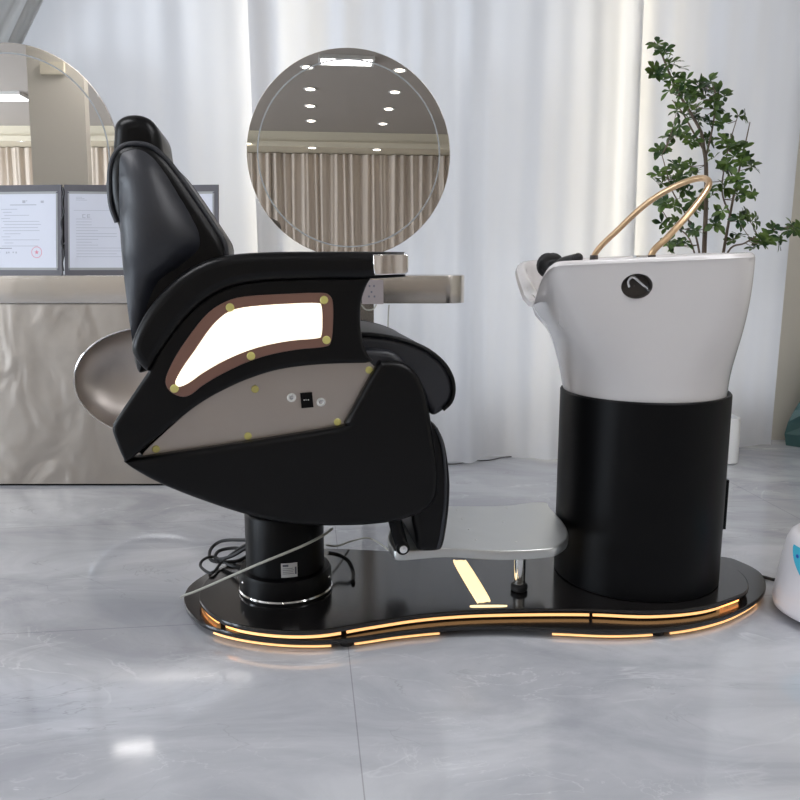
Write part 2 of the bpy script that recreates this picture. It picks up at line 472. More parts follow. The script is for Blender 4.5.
# curtains ----------------------------------------------------------
def curtain(name, x0, x1, yfun, z0, z1, m, label, fold=.16, amp=.035, shear=0, flare=.0, seed=1, group=None, gather=None):
    rnd = random.Random(seed); nx = int((x1-x0)/.012)+1; nz = 26
    ph = [rnd.uniform(0, 6.28) for _ in range(6)]
    base = yfun((x0+x1)/2); v = []; f = []
    for j in range(nz+1):
        t = j/nz; z = z0+(z1-z0)*t
        for i in range(nx+1):
            s = i/nx; x = x0+(x1-x0)*s
            w = 2*math.pi*(x)/fold
            a = amp*(math.sin(w+1.1*math.sin(w*.37+ph[0])+ph[1])+.45*math.sin(w*2.13+ph[2]+.8*math.sin(w*.21))+.5*math.sin(w*.41+ph[3]))
            a *= (1+.5*flare*(1-t))
            xx = x+shear*(z-2)+.012*math.sin(3*t+w*.3)
            if gather: xx += gather(x, z)
            zz = z
            if j == 0: zz = z0+.006+.006*math.sin(w*.6+ph[4])
            yy = yfun(x)+a-flare*.085*(1-t)**7*(.5+.5*math.sin(w*.6+ph[5]))
            v.append((xx, yy, zz))
    for j in range(nz):
        for i in range(nx): k = j*(nx+1)+i; f.append((k, k+1, k+nx+2, k+nx+1))
    o = mesh_obj(name, v, f, m); recentre(o); tag(o, label, 'curtain', group); return o
def yc(x): return 4.06+.10*(x-.9) if x > -.6 else 3.91+.05*(x+.6)
curtain('sheer_curtain', -4.3, -.55, yc, .0, 2.84, sheer, 'white sheer curtain hanging behind the left mirror and chair backrest', .30, .011, seed=3)
curtain('sheer_curtain', -.68, 1.16, lambda x: yc(x)-.045, .0, 2.84, sheer, 'white sheer curtain behind the centre mirror, its hem pooling between chair and basin', .27, .013, seed=11, flare=1.6)
curtain('sheer_curtain', 1.10, 2.00, lambda x: yc(x)+.0, .0, 2.84, sheer, 'white sheer curtain behind the potted plant on the right', .34, .015, seed=5)
curtain('gathered_curtain', -2.35, -1.61, lambda x: yc(x)-.085, 1.2, 2.84, greycloth, 'pale grey gathered curtain slanting in above the left mirror', .075, .036, shear=.60, seed=8)
curtain('taupe_curtain', X0+.05, -.9, lambda x: cf-.08, .02, bz-.01, tancloth, 'taupe pleated curtain hanging below the beam, left half', .12, .024, seed=21)
curtain('taupe_curtain', -.9, X1-.05, lambda x: cf-.08, .02, bz-.01, tancloth, 'taupe pleated curtain hanging below the beam, right half', .12, .024, seed=22)
# added glowing strips behind the curtains, standing in for window light leaking through
for (x, w_, lb) in ((-.60, .07, 'added warm glow strip behind the curtain for light leaking through left of the centre mirror'), (1.09, .10, 'added warm glow strip behind the curtain for light leaking through beside the plant')):
    o = MB().box(x-w_/2, x+w_/2, yc(x)+.11, yc(x)+.125, .1, 2.8).build('light_strip', leak_glow, smooth=False); recentre(o); tag(o, lb, 'added glow')

# ceiling lights -----------------------------------------------------
def panel_light(x, y, sx, sy, label):
    t = thing('ceiling_panel_light', label, 'ceiling light', (x, y, CE))
    mb = MB(); mb.box(-sx/2-.02, sx/2+.02, -sy/2-.02, -sy/2, -.03, -.001); mb.box(-sx/2-.02, sx/2+.02, sy/2, sy/2+.02, -.03, -.001)
    mb.box(-sx/2-.02, -sx/2, -sy/2, sy/2, -.03, -.001); mb.box(sx/2, sx/2+.02, -sy/2, sy/2, -.03, -.001)
    mb.build('frame', trimwhite, t, False)
    MB().box(-sx/2, sx/2, -sy/2, sy/2, -.022, -.002).build('diffuser', lamp_white, t, False); return t
pp_ = mray(346, 61, *M2, zplane=CE)
pr_ = mray(346, 54.5, *M2, zplane=CE)
panel_light(pp_.x, (pp_.y+pr_.y)/2, .42, abs(pp_.y-pr_.y), 'bright rectangular ceiling panel light reflected at the top of the centre mirror')
pq = mray(28, 97, *M1, zplane=CE)
panel_light(pq.x-.5, pq.y+.1, 1.0, .25, 'narrow ceiling panel light reflected in the left mirror')
panel_light(2.4, .2, 1.2, .6, 'unseen ceiling panel light added over the right side of the salon')  # unseen panel added to brighten the room
panel_light(-1.6, 1.5, 1.2, .5, 'unseen ceiling panel light added in front of the steel counter')  # unseen panel, added and placed to light the curtains evenly
panel_light(1.3, 1.6, 1.2, .5, 'unseen ceiling panel light added near the wash basin')  # likewise added, set forward for even light on the curtains
first = None
spots = []
for (a, b) in ((307, 66), (310, 88), (310, 105), (311, 120), (395, 91), (389, 108), (383, 123), (400, 69)): q = mray(a, b, *M2, zplane=CE); spots.append((q.x, q.y, CE))
for (a, b) in ((312, 147), (377, 149), (248, 143)): q = mray(a, b, *M2, zplane=bz); spots.append((q.x, q.y, bz))
for (a, b) in ((103, 95),): q = mray(a, b, *M1, zplane=CE); spots.append((q.x, q.y, CE))
for (a, b) in ((19, 140), (85, 139)): q = mray(a, b, *M1, zplane=bz); spots.append((q.x, q.y, bz))
spots += [(2.0, y, CE) for y in (.6, -.1, -.8)]
for (x, y, z) in spots:
    if not first:
        first = thing('downlight', 'small round recessed ceiling downlight, one of the rows reflected in the mirrors', 'ceiling light', (x, y, z), 0, 'ceiling downlights')
        MB().lathe([(.042, -.001), (.042, -.006), (.060, -.010), (.062, -.002)], 0, 0, 24).build('trim_ring', trimwhite, first)
        MB().lathe([(.041, -.002), (.041, -.005)], 0, 0, 24).build('bulb', spot_glow, first)
    else: dup(first, (x, y, z))

# ------------------------------------------------------------------ steel counter
YC = 3.42
A = onY(0, 275.5, YC); zt = A.z; zb = onY(0, 303.5, YC).z
xr = onY(466, 280, YC).x; xl = -3.2
RZC = R(0)
ctr = thing('steel_counter', 'long rippled stainless steel dressing counter along the curtains', 'counter', (0, 0, 0))
# top band with a rounded right end
rr = .09; depth = .24
out = [Vector((xl, YC)), ]
for k in range(13):
    a = -math.pi/2+k/12*math.pi/2; out.append(Vector((xr-rr+rr*math.cos(a), YC+rr+rr*math.sin(a))))
for k in range(13):
    a = k/12*math.pi/2; out.append(Vector((xr-rr+rr*math.cos(a), YC+depth-rr+rr*math.sin(a))))
out.append(Vector((xl, YC+depth)))
zslab('counter_top', out, zb, zt, .002, .003, steel, ctr, 2)
# front panel with an oval leg opening
xp = onY(300, 400, YC).x
oc = onY(152, 383, YC); oa, ob = 78/800*3.5, 55/800*3.5
def counter_panel():
    bm = bmesh.new(); z0, z1 = .012, zb-.004; y = YC+.015
    n = 64; ell = [Vector((oc.x+oa*math.cos(2*math.pi*k/n), y, oc.z+ob*math.sin(2*math.pi*k/n))) for k in range(n)]
    rect = []
    for k in range(n):
        a = 2*math.pi*k/n; dx, dz = math.cos(a), math.sin(a)
        tx = ((xp if dx > 0 else oc.x-.7)-oc.x)/dx if abs(dx) > 1e-6 else 1e9
        tz = ((z1 if dz > 0 else z0)-oc.z)/dz if abs(dz) > 1e-6 else 1e9
        t = min(tx, tz); rect.append(Vector((oc.x+dx*t, y, oc.z+dz*t)))
    for tgt in ((xp, z0), (xp, z1), (oc.x-.7, z0), (oc.x-.7, z1)):
        i = min(range(n), key=lambda i: (rect[i].x-tgt[0])**2+(rect[i].z-tgt[1])**2); rect[i] = Vector((tgt[0], y, tgt[1]))
    v = ell+rect+[p+Vector((0, .02, 0)) for p in ell]; f = []
    for k in range(n):
        j = (k+1) % n; f.append((k, j, n+j, n+k)); f.append((k, j, 2*n+j, 2*n+k))
    mb = MB().add(v, f); mb.add([(oc.x-.7, y, z0), (xl, y, z0), (xl, y, z1), (oc.x-.7, y, z1)], [(0, 1, 2, 3)])
    o = mb.build('front_panel', steel_wavy, ctr, False); sm = o.modifiers.new('s', 'SOLIDIFY'); sm.thickness = .002; sm.offset = 1
    return o
counter_panel()
# rim of the opening and its recessed bowl
n = 64; MB().tube([(oc.x+oa*math.cos(2*math.pi*k/n), YC+.012, oc.z+ob*math.sin(2*math.pi*k/n)) for k in range(n)], .004, 8, True).build('opening_rim', chrome, ctr)
rg = []
for i in range(9):
    t = i/8; s = math.cos(t*math.pi/2*.93); rg.append([Vector((oc.x+oa*s*math.cos(2*math.pi*k/n), YC+.02+.15*math.sin(t*math.pi/2), oc.z+ob*s*math.sin(2*math.pi*k/n))) for k in range(n)])
rings_mb(rg, False).build('recess', steel_plate, ctr)
MB().box(xl, xp, YC+.19, YC+depth-.01, .012, zb-.002).build('back_panel', steel, ctr, False)
MB().box(xp-.02, xp, YC+.017, YC+.19, .012, zb-.002).build('end_panel', steel, ctr, False)
MB().box(xl, xp-.02, YC+.03, YC+.18, 0, .014).build('plinth', black_metal, ctr, False)
# socket box
s0 = onY(362, 279, YC); s1 = onY(383.5, 305, YC)
sk = MB().box(s0.x, s1.x, YC-.006, YC-.0005, s1.z+.004, s0.z-.004).build('power_socket', socketmat, ctr, False)
mb = MB()
for (px, py) in ((369.5, 286), (374, 286), (371.5, 292), (369, 296.5), (374.5, 296.5)):
    p = onY(px, py, YC-.006); mb.box(p.x-.0035, p.x+.0035, YC-.0072, YC-.0058, p.z-.004, p.z+.004)
mb.build('socket_hole', ink_dark, sk, False)
leg = onY(367, 315, YC+.1); MB().box(leg.x-.03, leg.x+.03, YC+.08, YC+.12, 0, zb-.002).build('leg', steel, ctr, False)
mb = MB(); a = onY(366, 305, YC+.02); mb.tube(arc3([(a.x-.02, YC+.02, a.z), (a.x, YC+.02, a.z-.02), (a.x+.03, YC+.02, a.z-.018), (a.x+.045, YC+.02, a.z+.002)]), .003, 8)
b0 = onY(389, 305, YC+.05); b1 = onY(386, 330, YC+.05); mb.tube(arc3([(b0.x, YC+.05, b0.z), ((b0.x+b1.x)/2+.003, YC+.05, (b0.z+b1.z)/2), (b1.x, YC+.05, b1.z-.2)]), .003, 8)
mb.build('socket_cable', tubegrey, ctr)

# ------------------------------------------------------------------ mirrors
def mirror(px, py, rp, Y, ang, label, ringf=.885, tilt=R(1.9)):
    c = onY(px, py, Y); d = (c-Vector((0, 0, H))); zc = Y*math.cos(PITCH)+(H-c.z)*math.sin(PITCH)
    r = rp/F*zc
    t = thing('round_mirror', label, 'mirror', (c.x, Y, zt), ang)
    t.rotation_euler = (-tilt, 0, ang)
    cz = c.z-zt; n = 96
    M = Matrix.Translation((0, 0, cz)) @ Matrix.Rotation(math.pi/2, 4, 'X')
    MB().lathe([(r-.003, .0013), (r-.0005, .0010), (r, 0), (r, -.012), (0.001, -.012)], 0, 0, n, M).build('backing', steel, t)
    MB().add([M @ Vector(((r-.002)*math.cos(2*math.pi*k/n), (r-.002)*math.sin(2*math.pi*k/n), z)) for z in (.004, .0016) for k in range(n)],
        [tuple(range(n)), tuple(range(n, 2*n))]+[(k, (k+1) % n, n+(k+1) % n, n+k) for k in range(n)]).build('mirror_glass', mirror_mat, t, False)
    rb = r*ringf
    g = MB()
    v = []; f = []
    for k in range(n):
        q = 2*math.pi*k/n
        for R_ in (rb, rb+.0065): v.append(M @ Vector((R_*math.cos(q), R_*math.sin(q), .0046)))
    for k in range(n): j = (k+1) % n; f.append((2*k, 2*k+1, 2*j+1, 2*j))
    g.add(v, f).build('light_ring', frost_ring, t)
    # stand: stem behind the glass and a foot on the counter
    mb = MB(); mb.box(-.03, .03, .013, .028, .0, cz-.1*r); mb.box(-.10, .10, -.02, .06, .0, .012); mb.box(-.04, .04, -.006, .02, .0, max(.02, cz-r+.02))
    mb.build('stand', steel, t, False); return t
mirror(349, 154, 102, 3.56, R(3.0), 'round frameless mirror standing on the steel counter behind the chair armrest')
mirror(10, 156, 108.5, 3.60, R(0.0), 'larger round mirror at the left edge, behind the certificate holders', .90, R(1.5))

# ------------------------------------------------------------------ certificate holders
def holder(xa, xf, xb, Y, label, kind):
    """xa, xf, xb: pixels of the left edge, fold and right edge"""
    ztop = onY(xf, 184.5, Y).z; zz = zt; h = ztop-zz
    a = onY(xa, 272, Y).x; fx = onY(xf, 272, Y).x; b = onY(xb, 272, Y).x
    t = thing('certificate_holder', label, 'document holder', (fx, Y, zz))
    lean = .06
    def leaf(x0, y0, x1, y1, k):
        """a cover board between two vertical hinges, with the page on it"""
        def P(s, z, off=0):
            nx, ny = (y1-y0), -(x1-x0); L = math.hypot(nx, ny); nx /= L; ny /= L
            return Vector((x0+(x1-x0)*s+nx*off, y0+(y1-y0)*s+lean*z/h+ny*off, z))
        def plate(s0, s1, z0, z1, o0, o1, mb):
            v = [P(s, z, o) for o in (o0, o1) for (s, z) in ((s0, z0), (s1, z0), (s1, z1), (s0, z1))]
            return mb.add(v, [(0,1,2,3),(4,5,6,7),(0,1,5,4),(1,2,6,5),(2,3,7,6),(3,0,4,7)])
        bd = plate(.008, .992, .0, h, 0, .012, MB()).build('cover_board', cover, t, False)
        w = abs(x1-x0)
        plate(.055, .945, .022, h-.028, .0121, .0135, MB()).build('clear_sleeve', frost_ring, t, False)
        pg = plate(.075, .925, .032, h-.038, .0136, .0150, MB()).build('page', paper, t, False)
        o0, o1 = .0151, .0156
        tx = MB(); rnd = random.Random(k)
        if k == 1:
            for i in range(13):
                z = h*(.73-.034*i); s = .18+.02*(i % 3); tx = plate(s, s+rnd.choice((.12, .22, .34, .5)), z, z+.0022, o0, o1, tx)
            tx = plate(.30, .66, h*.775, h*.785, o0, o1, tx)
            tx.build('text_line', ink, pg, False)
            for (s0, s1, za, zb_) in ((.47, .51, .80, .83), (.52, .535, .82, .83), (.72, .76, .80, .825)): plate(s0, s1, h*za, h*zb_, o0, o1, MB()).build('emblem', ink, pg, False)
            plate(.12, .32, h*.297, h*.303, o0, o1, MB()).build('signature_line', ink_dark, pg, False)
            for s in (.11, .14, .24, .27, .33, .37): plate(s, s+.017, h*(.24+.01*rnd.random()), h*.262, o0, o1, MB()).build('handwriting', ink, pg, False)
            c = (.66, h*.255); v = []; f = []; n = 28
            for i in range(n):
                q = 2*math.pi*i/n
                for rad in (.024, .0215): v.append(P(c[0]+rad*math.cos(q)/w, c[1]+rad*math.sin(q), o1))
            for i in range(n): j = (i+1) % n; f.append((2*i, 2*i+1, 2*j+1, 2*j))
            mb = MB().add(v, f)
            v = []; 
            for i in range(10):
                q = math.pi/2+math.pi*i/5; rad = .011 if i % 2 == 0 else .0045; v.append(P(c[0]+rad*math.cos(q)/w, c[1]+rad*math.sin(q), o1))
            mb.add(v, [tuple(range(10))]).build('red_seal', ink_red, pg, False)
        else:
            for i in range(14):
                z = h*(.62-.032*i); tx = plate(.16, .16+rnd.choice((.2, .28, .52, .6)), z, z+.0018, o0, o1, tx)
            for i in range(3): tx = plate(.16, .24+.03*i, h*(.86-.016*i), h*(.86-.016*i)+.0018, o0, o1, tx)
            tx = plate(.13, .85, h*.715, h*.719, o0, o1, tx); tx.build('text_line', ink, pg, False)
            if k == 2:
                # the two letters C E near the top of the page
                for (cx_, letter) in ((.245, 'C'), (.305, 'E')):
                    dk = MB()
                    for bar in range(2 if letter == 'C' else 3):
                        zz_ = h*(.635+.017*bar*(2 if letter == 'C' else 1)); plate(cx_, cx_+.035, zz_, zz_+.0022, o0, o1, dk)
                    plate(cx_-.004, cx_+.004, h*.635, h*.675, o0, o1, dk).build('letter', ink, pg, False)
                plate(.58, .66, h*.75, h*.80, o0, o1, MB()).build('emblem', ink, pg, False)
        for s in (.062, .938):
            for z in (.026, h-.033): plate(s-.008, s+.008, z-.003, z+.003, .0135, .0158, MB()).build('corner_pin', ink_dark, t, False)
    leaf(a-fx, -.045, -.004, 0, 3 if kind == 'A' else 2)
    leaf(.004, 0, b-fx, -.045, 1 if kind == 'A' else 4)
    sp = MB().tube([(0, .010, 0), (0, .010+lean, h)], .010, 10).build('spine', cover, t)
    return t
holder(-84, -10, 68, 3.50, 'open grey certificate holder at the left edge, page with a red round stamp', 'A')
holder(69, 143, 222, 3.50, 'open grey certificate holder half hidden behind the chair backrest', 'B')
# twisted black cord hanging between the two holders
pts = []
for i in range(40):
    t = i/39; p = onY(62.6+.8*math.sin(t*9), 187+t*84, 3.425); pts.append(p+Vector((.004*math.sin(t*26), .0, 0)))
o = MB().tube(pts, .0035, 6).build('twisted_cable', rubber); recentre(o); tag(o, 'thin twisted black cord hanging between the two certificate holders', 'cable')

# ------------------------------------------------------------------ base platform
def zpoly(pts, z, n=5): return spline([tuple(onZ(a, b, z)[:2]) for (a, b) in pts], n)
ZL0, ZL1, ZU0, ZU1 = .020, .034, .050, .064
low_px = [(184, 596), (188, 610), (205, 624), (240, 634), (290, 639.5), (345, 638.5), (400, 631), (450, 626.5), (505, 625.5), (560, 628), (620, 630), (680, 626), (725, 616), (755, 601), (766, 588), (761, 573), (742, 562), (718, 556), (640, 552), (560, 554), (500, 555), (430, 554), (360, 550), (300, 551), (250, 557), (215, 569), (192, 583)]
up_px = [(199, 594), (202, 604), (214, 615), (235, 624), (275, 630), (320, 630), (370, 622), (420, 614.5), (470, 610.5), (530, 609), (590, 609), (650, 611), (700, 607), (732, 598), (748, 589), (744, 575), (725, 563), (690, 556), (620, 551), (560, 553), (480, 554), (420, 552.5), (350, 549), (300, 549), (250, 557), (222, 568), (205, 581)]
low = zpoly(low_px, ZL1); up = zpoly(up_px, ZU1)
cen = onZ(475, 595, 0)
plat = thing('base_platform', 'black peanut-shaped two-tier base platform glowing gold along its edges', 'platform', (0, 0, 0))
zslab('lower_deck', low, ZL0, ZL1, .003, .003, black_board, plat, 2)
zslab('upper_deck', up, ZU0, ZU1, .003, .003, black_board, plat, 2)
zslab('spacer', inset(up, .035), ZL1, ZU0, 0, 0, black_board, plat, 1)
# gold light strips (in runs, with dark gaps) below each deck
def strips(P, d, z, r, runs, m, nm):
    Q = inset(P, d); N = len(Q); keep = []
    for (xa, xb) in runs:
        for front in (True,):
            pts = []
            for q in Q:
                w = Vector((q.x, q.y, z)); zc = w.y*math.cos(PITCH)+(H-z)*math.sin(PITCH); px = 400+F*w.x/zc
                py_front = w.y < cen.y+.1
                if xa <= px <= xb and py_front: pts.append((px, w))
            pts.sort(key=lambda a: a[0]); pts = [p[1] for p in pts]
            if len(pts) > 1: MB().tube(pts, r, 8).build(nm, m, plat)
low2 = zpoly(low_px, ZL1, 16); up2 = zpoly(up_px, ZU1, 16)
strips(up2, .010, ZL1+.009, .0045, [(196, 219), (227, 343), (346, 590), (592, 738)], ledgold, 'light_strip')
strips(low2, .012, .010, .003, [(214, 334), (352, 440), (550, 655), (668, 757)], ledgold, 'light_strip')
for (px, py) in ((343, 638), (662, 627), (205, 596), (250, 560), (735, 572), (640, 556), (420, 560)):
    p = onZ(px, py, .02); dv = (Vector((cen.x, cen.y))-Vector((p.x, p.y))).normalized()*.012
    MB().lathe([(.018, 0), (.018, .021)], p.x+dv.x, p.y+dv.y, 20).build('foot', rubber, plat)
a = [(454, 563), (457, 560.5), (464, 560.5), (468, 563), (489, 597), (487, 601), (479, 602), (475, 599)]
zslab('deck_light', zpoly(a, ZU1+.002, 4), ZU1, ZU1+.003, 0, .001, ledhot, plat, 2)
a = [(470, 606.2), (474, 605.2), (503, 605.0), (507, 605.8), (503, 606.8), (474, 607.3)]
zslab('edge_light', zpoly(a, ZU1+.001, 3), ZU1, ZU1+.0015, 0, 0, ledhot, plat, 1)

# ------------------------------------------------------------------ barber chair
TH = R(10)
O = Vector((-.329, 2.18, ZU1+.0004)); EX = Vector((math.cos(TH), math.sin(TH), 0)); EY = Vector((-math.sin(TH), math.cos(TH), 0))
chair = thing('barber_chair', 'black leather barber chair with lit armrest panel, left end of the platform', 'barber chair', tuple(O), TH)
def loc(px, py, off):
    d = ray(px, py); c = Vector((0, 0, H)); t = ((O+EY*off)-c).dot(EY)/d.dot(EY); p = c+d*t-O
    return Vector((p.dot(EX), p.z))
def L(pts, off, n=5, closed=True): return spline([(tuple(loc(p[0], p[1], off))+((1,) if len(p) > 2 else ())) for p in pts], n, closed)
HW = .30
# pedestal
base = MB().lathe([(.131, .0), (.131, .056), (.126, .066), (.111, .069), (.111, .225), (.106, .233), (.098, .236), (.098, .40), (.0, .40)], 0, 0).build('pedestal', black_metal, chair)
MB().lathe([(.132, .004), (.1345, .008), (.132, .012)], 0, 0).build('trim_ring', chrome, base)
for s in (-1, 1):
    q = R(205 if s < 0 else -25); MB().ball((.131*math.cos(q), .131*math.sin(q), .045), .005).build('bolt', chrome, base)
# sticker on the column, facing the viewer
def sticker():
    c0 = loc(285.5, 570.5, -.11)
    wv = Vector((-O.x, -O.y, 0)).normalized(); ang0 = math.atan2(wv.dot(EY), wv.dot(EX))
    mb = MB(); ink_ = MB(); r = .1118; half = .105; z0, z1 = c0.y-.020, c0.y+.021
    def patch(mb, a0, a1, za, zb_, r):
        n = 10; v = []; f = []
        for k in range(n+1):
            a = a0+(a1-a0)*k/n
            for z in (za, zb_): v.append((r*math.cos(a), r*math.sin(a), z))
        for k in range(n): f.append((2*k, 2*k+1, 2*k+3, 2*k+2))
        mb.add(v, f)
    a0, a1 = ang0-.20+.10, ang0+.20+.10
    patch(mb, a0-.01, a1-.01, z0, z1, r)
    patch(ink_, a0+.03, a0+.17, z1-.010, z1-.004, r+.0004)
    for i in range(4): patch(ink_, a0+.03, a1-.12+.02*(i % 2), z1-.016-.005*i, z1-.0145-.005*i, r+.0004)
    patch(ink_, a1-.075, a1-.03, z0+.008, z1-.012, r+.0004)
    st = mb.build('sticker', label_white, base); ink_.build('print', ink_dark, st)
sticker()
# lower shell: a full-width core with a padded skin on each side
shell_px = [(123, 462, 1), (148, 457.5), (240, 444), (338, 428), (345, 424, 1), (377, 367), (384, 362), (402, 363), (415, 371), (424, 386), (430, 410), (434, 438), (438, 466), (438, 492), (430, 508), (412, 518), (388, 524), (350, 527), (300, 526), (250, 517), (200, 501), (160, 485), (136, 472)]
for s in (-1, 1):
    P = L(shell_px, -HW)
    if s < 0: slab('side_shell', P, -HW, -HW+.055, .016, .004, leather, chair)
    else: slab('side_shell', P, HW-.055, HW, .004, .016, leather, chair)
core_px = [(135, 458, 1), (200, 400), (290, 360, 1), (410, 368, 1), (428, 400), (432, 470), (425, 500), (400, 516), (350, 520), (300, 519), (250, 510), (200, 494), (160, 478)]
slab('seat_box', L(core_px, -HW), -HW+.05, HW-.05, .01, .01, leather, chair)
# stainless side plate
plate_px = [(140, 459, 1), (150, 446), (200, 402), (250, 372), (300, 355), (364, 357, 1), (375, 367, 1), (345, 432, 1), (240, 452)]
for s in (-1, 1):
    P = L(plate_px, -HW+.03)
    y0 = -HW+.030 if s < 0 else HW-.036
    pl_ = slab('side_plate', P, y0, y0+.006, .001, .001, steel_plate, chair, 2)
    if s < 0:
        yy = -HW+.030
        def disc(mb, px, py, r, y, th=.004, n=20):
            c = loc(px, py, y); M = Matrix.Translation((c.x, y, c.y)) @ Matrix.Rotation(math.pi/2, 4, 'X')
            mb.lathe([(r, -.0005), (r, th*.6), (r*.8, th), (.0003, th)], 0, 0, n, M); return mb
        for (px, py) in ((255, 389), (337.5, 422), (248, 436), (369, 370), (156, 449)): disc(MB(), px, py, .0092, yy).build('screw_cap', yellow, pl_)
        for (px, py) in ((291.5, 397.5), (321, 402)):
            c = loc(px, py, yy); n = 24
            MB().tube([(c.x+.0085*math.cos(2*math.pi*k/n), yy-.002, c.y+.0085*math.sin(2*math.pi*k/n)) for k in range(n)], .0027, 8, True).build('button_ring', trimwhite, pl_)
            disc(MB(), px, py, .006, yy, .003).build('button', chrome, pl_)
        sw = slab('switch', L([(300, 393, 1), (312, 392, 1), (313.5, 407, 1), (301.5, 408, 1)], yy, 2), yy-.005, yy, .001, 0, black_metal, pl_, 2)
        c = loc(306.5, 400, yy-.006); mb = MB()
        for k, w in enumerate((.003, .002, .003)): mb.box(c.x-.007+.005*k, c.x-.007+.005*k+w, yy-.0062, yy-.005, c.y-.001, c.y+.0012)
        mb.build('switch_mark', trimwhite, sw, False)
# arm panel and arm pad
AP = -HW-.01
arm_panel_px = [(372, 277, 1), (367, 286), (362, 301), (361, 320), (363, 340), (368, 354), (373, 361), (366, 363.5, 1), (320, 365), (280, 370), (250, 379), (225, 390), (200, 404), (175, 423), (152, 442), (128, 461.5), (122, 458), (113, 436), (112, 428), (116, 419), (147, 373, 1), (152, 362), (163, 343), (182, 319), (205, 298), (235, 284), (270, 279), (320, 277)]
arm_pad_px = [(370, 251.5), (406, 252, 1), (407, 277, 1), (370, 279), (320, 279.5), (270, 281), (235, 286), (207, 299), (184, 320), (165, 345), (152, 364), (147, 372), (137, 363), (131, 352), (132, 340), (142, 318), (158, 296), (180, 275), (205, 261), (232, 254.5), (270, 252), (320, 251.5)]
for s in (-1, 1):
    P = L(arm_panel_px, AP); Q = L(arm_pad_px, AP-.015)
    if s < 0:
        ap = slab('arm_panel', P, AP, AP+.075, .012, .01, leather, chair); slab('arm_pad', Q, AP-.015, AP+.085, .022, .022, leather, chair)
    else:
        ap = slab('arm_panel', P, -AP-.075, -AP, .01, .012, leather, chair); slab('arm_pad', Q, -AP-.085, -AP+.015, .022, .022, leather, chair)
    cap_px = [(373, 254.5), (404, 253.5), (408.5, 255), (408.5, 272), (405, 274.5), (375, 275.5), (373.5, 270)]
    Pc = L([(a, b, 1) for (a, b) in cap_px], AP-.02, 2)
    cy0, cy1 = (AP-.0205, AP+.090) if s < 0 else (-AP-.090, -AP+.0205)
    slab('arm_cap', Pc, cy0, cy1, .003, .003, rosechrome, chair, 3)
    fr_px = [(183, 397), (172, 393), (166, 385), (167, 374), (177, 354), (192, 332), (208, 313), (225, 302), (245, 296.5), (285, 294), (320, 292.8), (329, 295), (333, 303), (333, 325), (331, 342), (324, 347), (295, 350), (262, 357), (232, 369), (205, 384), (192, 394)]
    ln_px = [(183, 386), (177, 386.5), (175.5, 381), (183, 367), (195, 350), (208, 331), (221, 317), (236, 309), (262, 305.5), (295, 303.5), (317, 303.2), (321.5, 306), (322.5, 322), (321.5, 335), (317, 338.5), (290, 341), (258, 347.5), (228, 359), (203, 373), (192, 381)]
    fy = (AP-.004, AP+.002) if s < 0 else (-AP-.002, -AP+.004); ly = (AP-.007, AP) if s < 0 else (-AP, -AP+.007)
    fr = slab('light_frame', L(fr_px, AP-.004, 3), fy[0], fy[1], .0015, .0015, bronze, ap, 2)
    slab('light_panel', L(ln_px, AP-.007, 3), ly[0], ly[1], .002, .002, lens, ap, 2)
    if s < 0:
        for (px, py) in ((230, 307.5), (324, 300), (326.5, 340), (251, 356), (174.5, 388.5)): disc(MB(), px, py, .0098, AP-.004).build('screw_cap', yellow, fr)
# seat cushion
seat_px = [(290, 338, 1), (340, 333), (370, 333), (398, 337), (424, 346), (443, 360), (453, 375), (456, 390), (453, 402), (444, 411), (434, 416), (427, 408), (418, 392), (404, 378), (385, 368), (360, 362), (290, 362, 1)]
seat = slab('seat_cushion', L(seat_px, -.235), -.235, .235, .020, .020, leather_lit, chair, 5)
pp = L([(300, 338), (340, 334.5), (370, 334.5), (398, 339), (424, 348), (442, 361.5), (451.5, 376), (454, 390), (451, 402), (443, 410)], -.24, 4, False)
for y in (-.238, .238): MB().tube([(p.x, y, p.y) for p in pp], .0055, 8).build('piping', leather, seat)
seat_in = [(300, 352, 1), (372, 350), (392, 352), (401, 358), (405, 366), (400, 376, 1), (300, 376, 1)]
slab('seat_skirt', L(seat_in, -.27), -.268, .268, .015, .015, leather_lit, chair)
# leg rest
leg_px = [(430, 420, 1), (438, 428), (445, 442), (449, 462), (451, 485), (450, 510), (447, 533), (443.5, 548), (438, 552), (424, 552.5), (418, 550), (415.5, 535), (412, 512), (420, 490), (424, 450)]
lr = slab('leg_rest', L(leg_px, -.275), -.275, .275, .018, .018, leather, chair)
lp = L([(436, 428), (441, 440), (444.5, 460), (445.5, 485), (444.5, 510), (441.5, 535), (438, 549)], -.277, 4, False)
for y in (-.276, .276): MB().tube([(p.x, y, p.y) for p in lp], .004, 8).build('piping', leather_lit, lr)
# recline lever
a = loc(393, 515, -.27); b = loc(402, 546.5, -.27)
lv = MB().tube([(a.x, -.27, a.y), ((a.x+b.x)/2, -.27, (a.y+b.y)/2), (b.x, -.27, b.y)], .017, 14).build('lever', black_metal, chair)
mb = MB(); M = Matrix.Translation((b.x, -.27, b.y)) @ Matrix.Rotation(math.pi/2, 4, 'X'); mb.lathe([(.017, -.017), (.0175, .015), (.012, .019), (.0003, .02)], 0, 0, 24, M); mb.build('lever_tip', black_metal, lv)
mb = MB(); mb.lathe([(.011, .018), (.010, .023), (.0003, .024)], 0, 0, 24, M); mb.build('end_cap', chrome, lv)
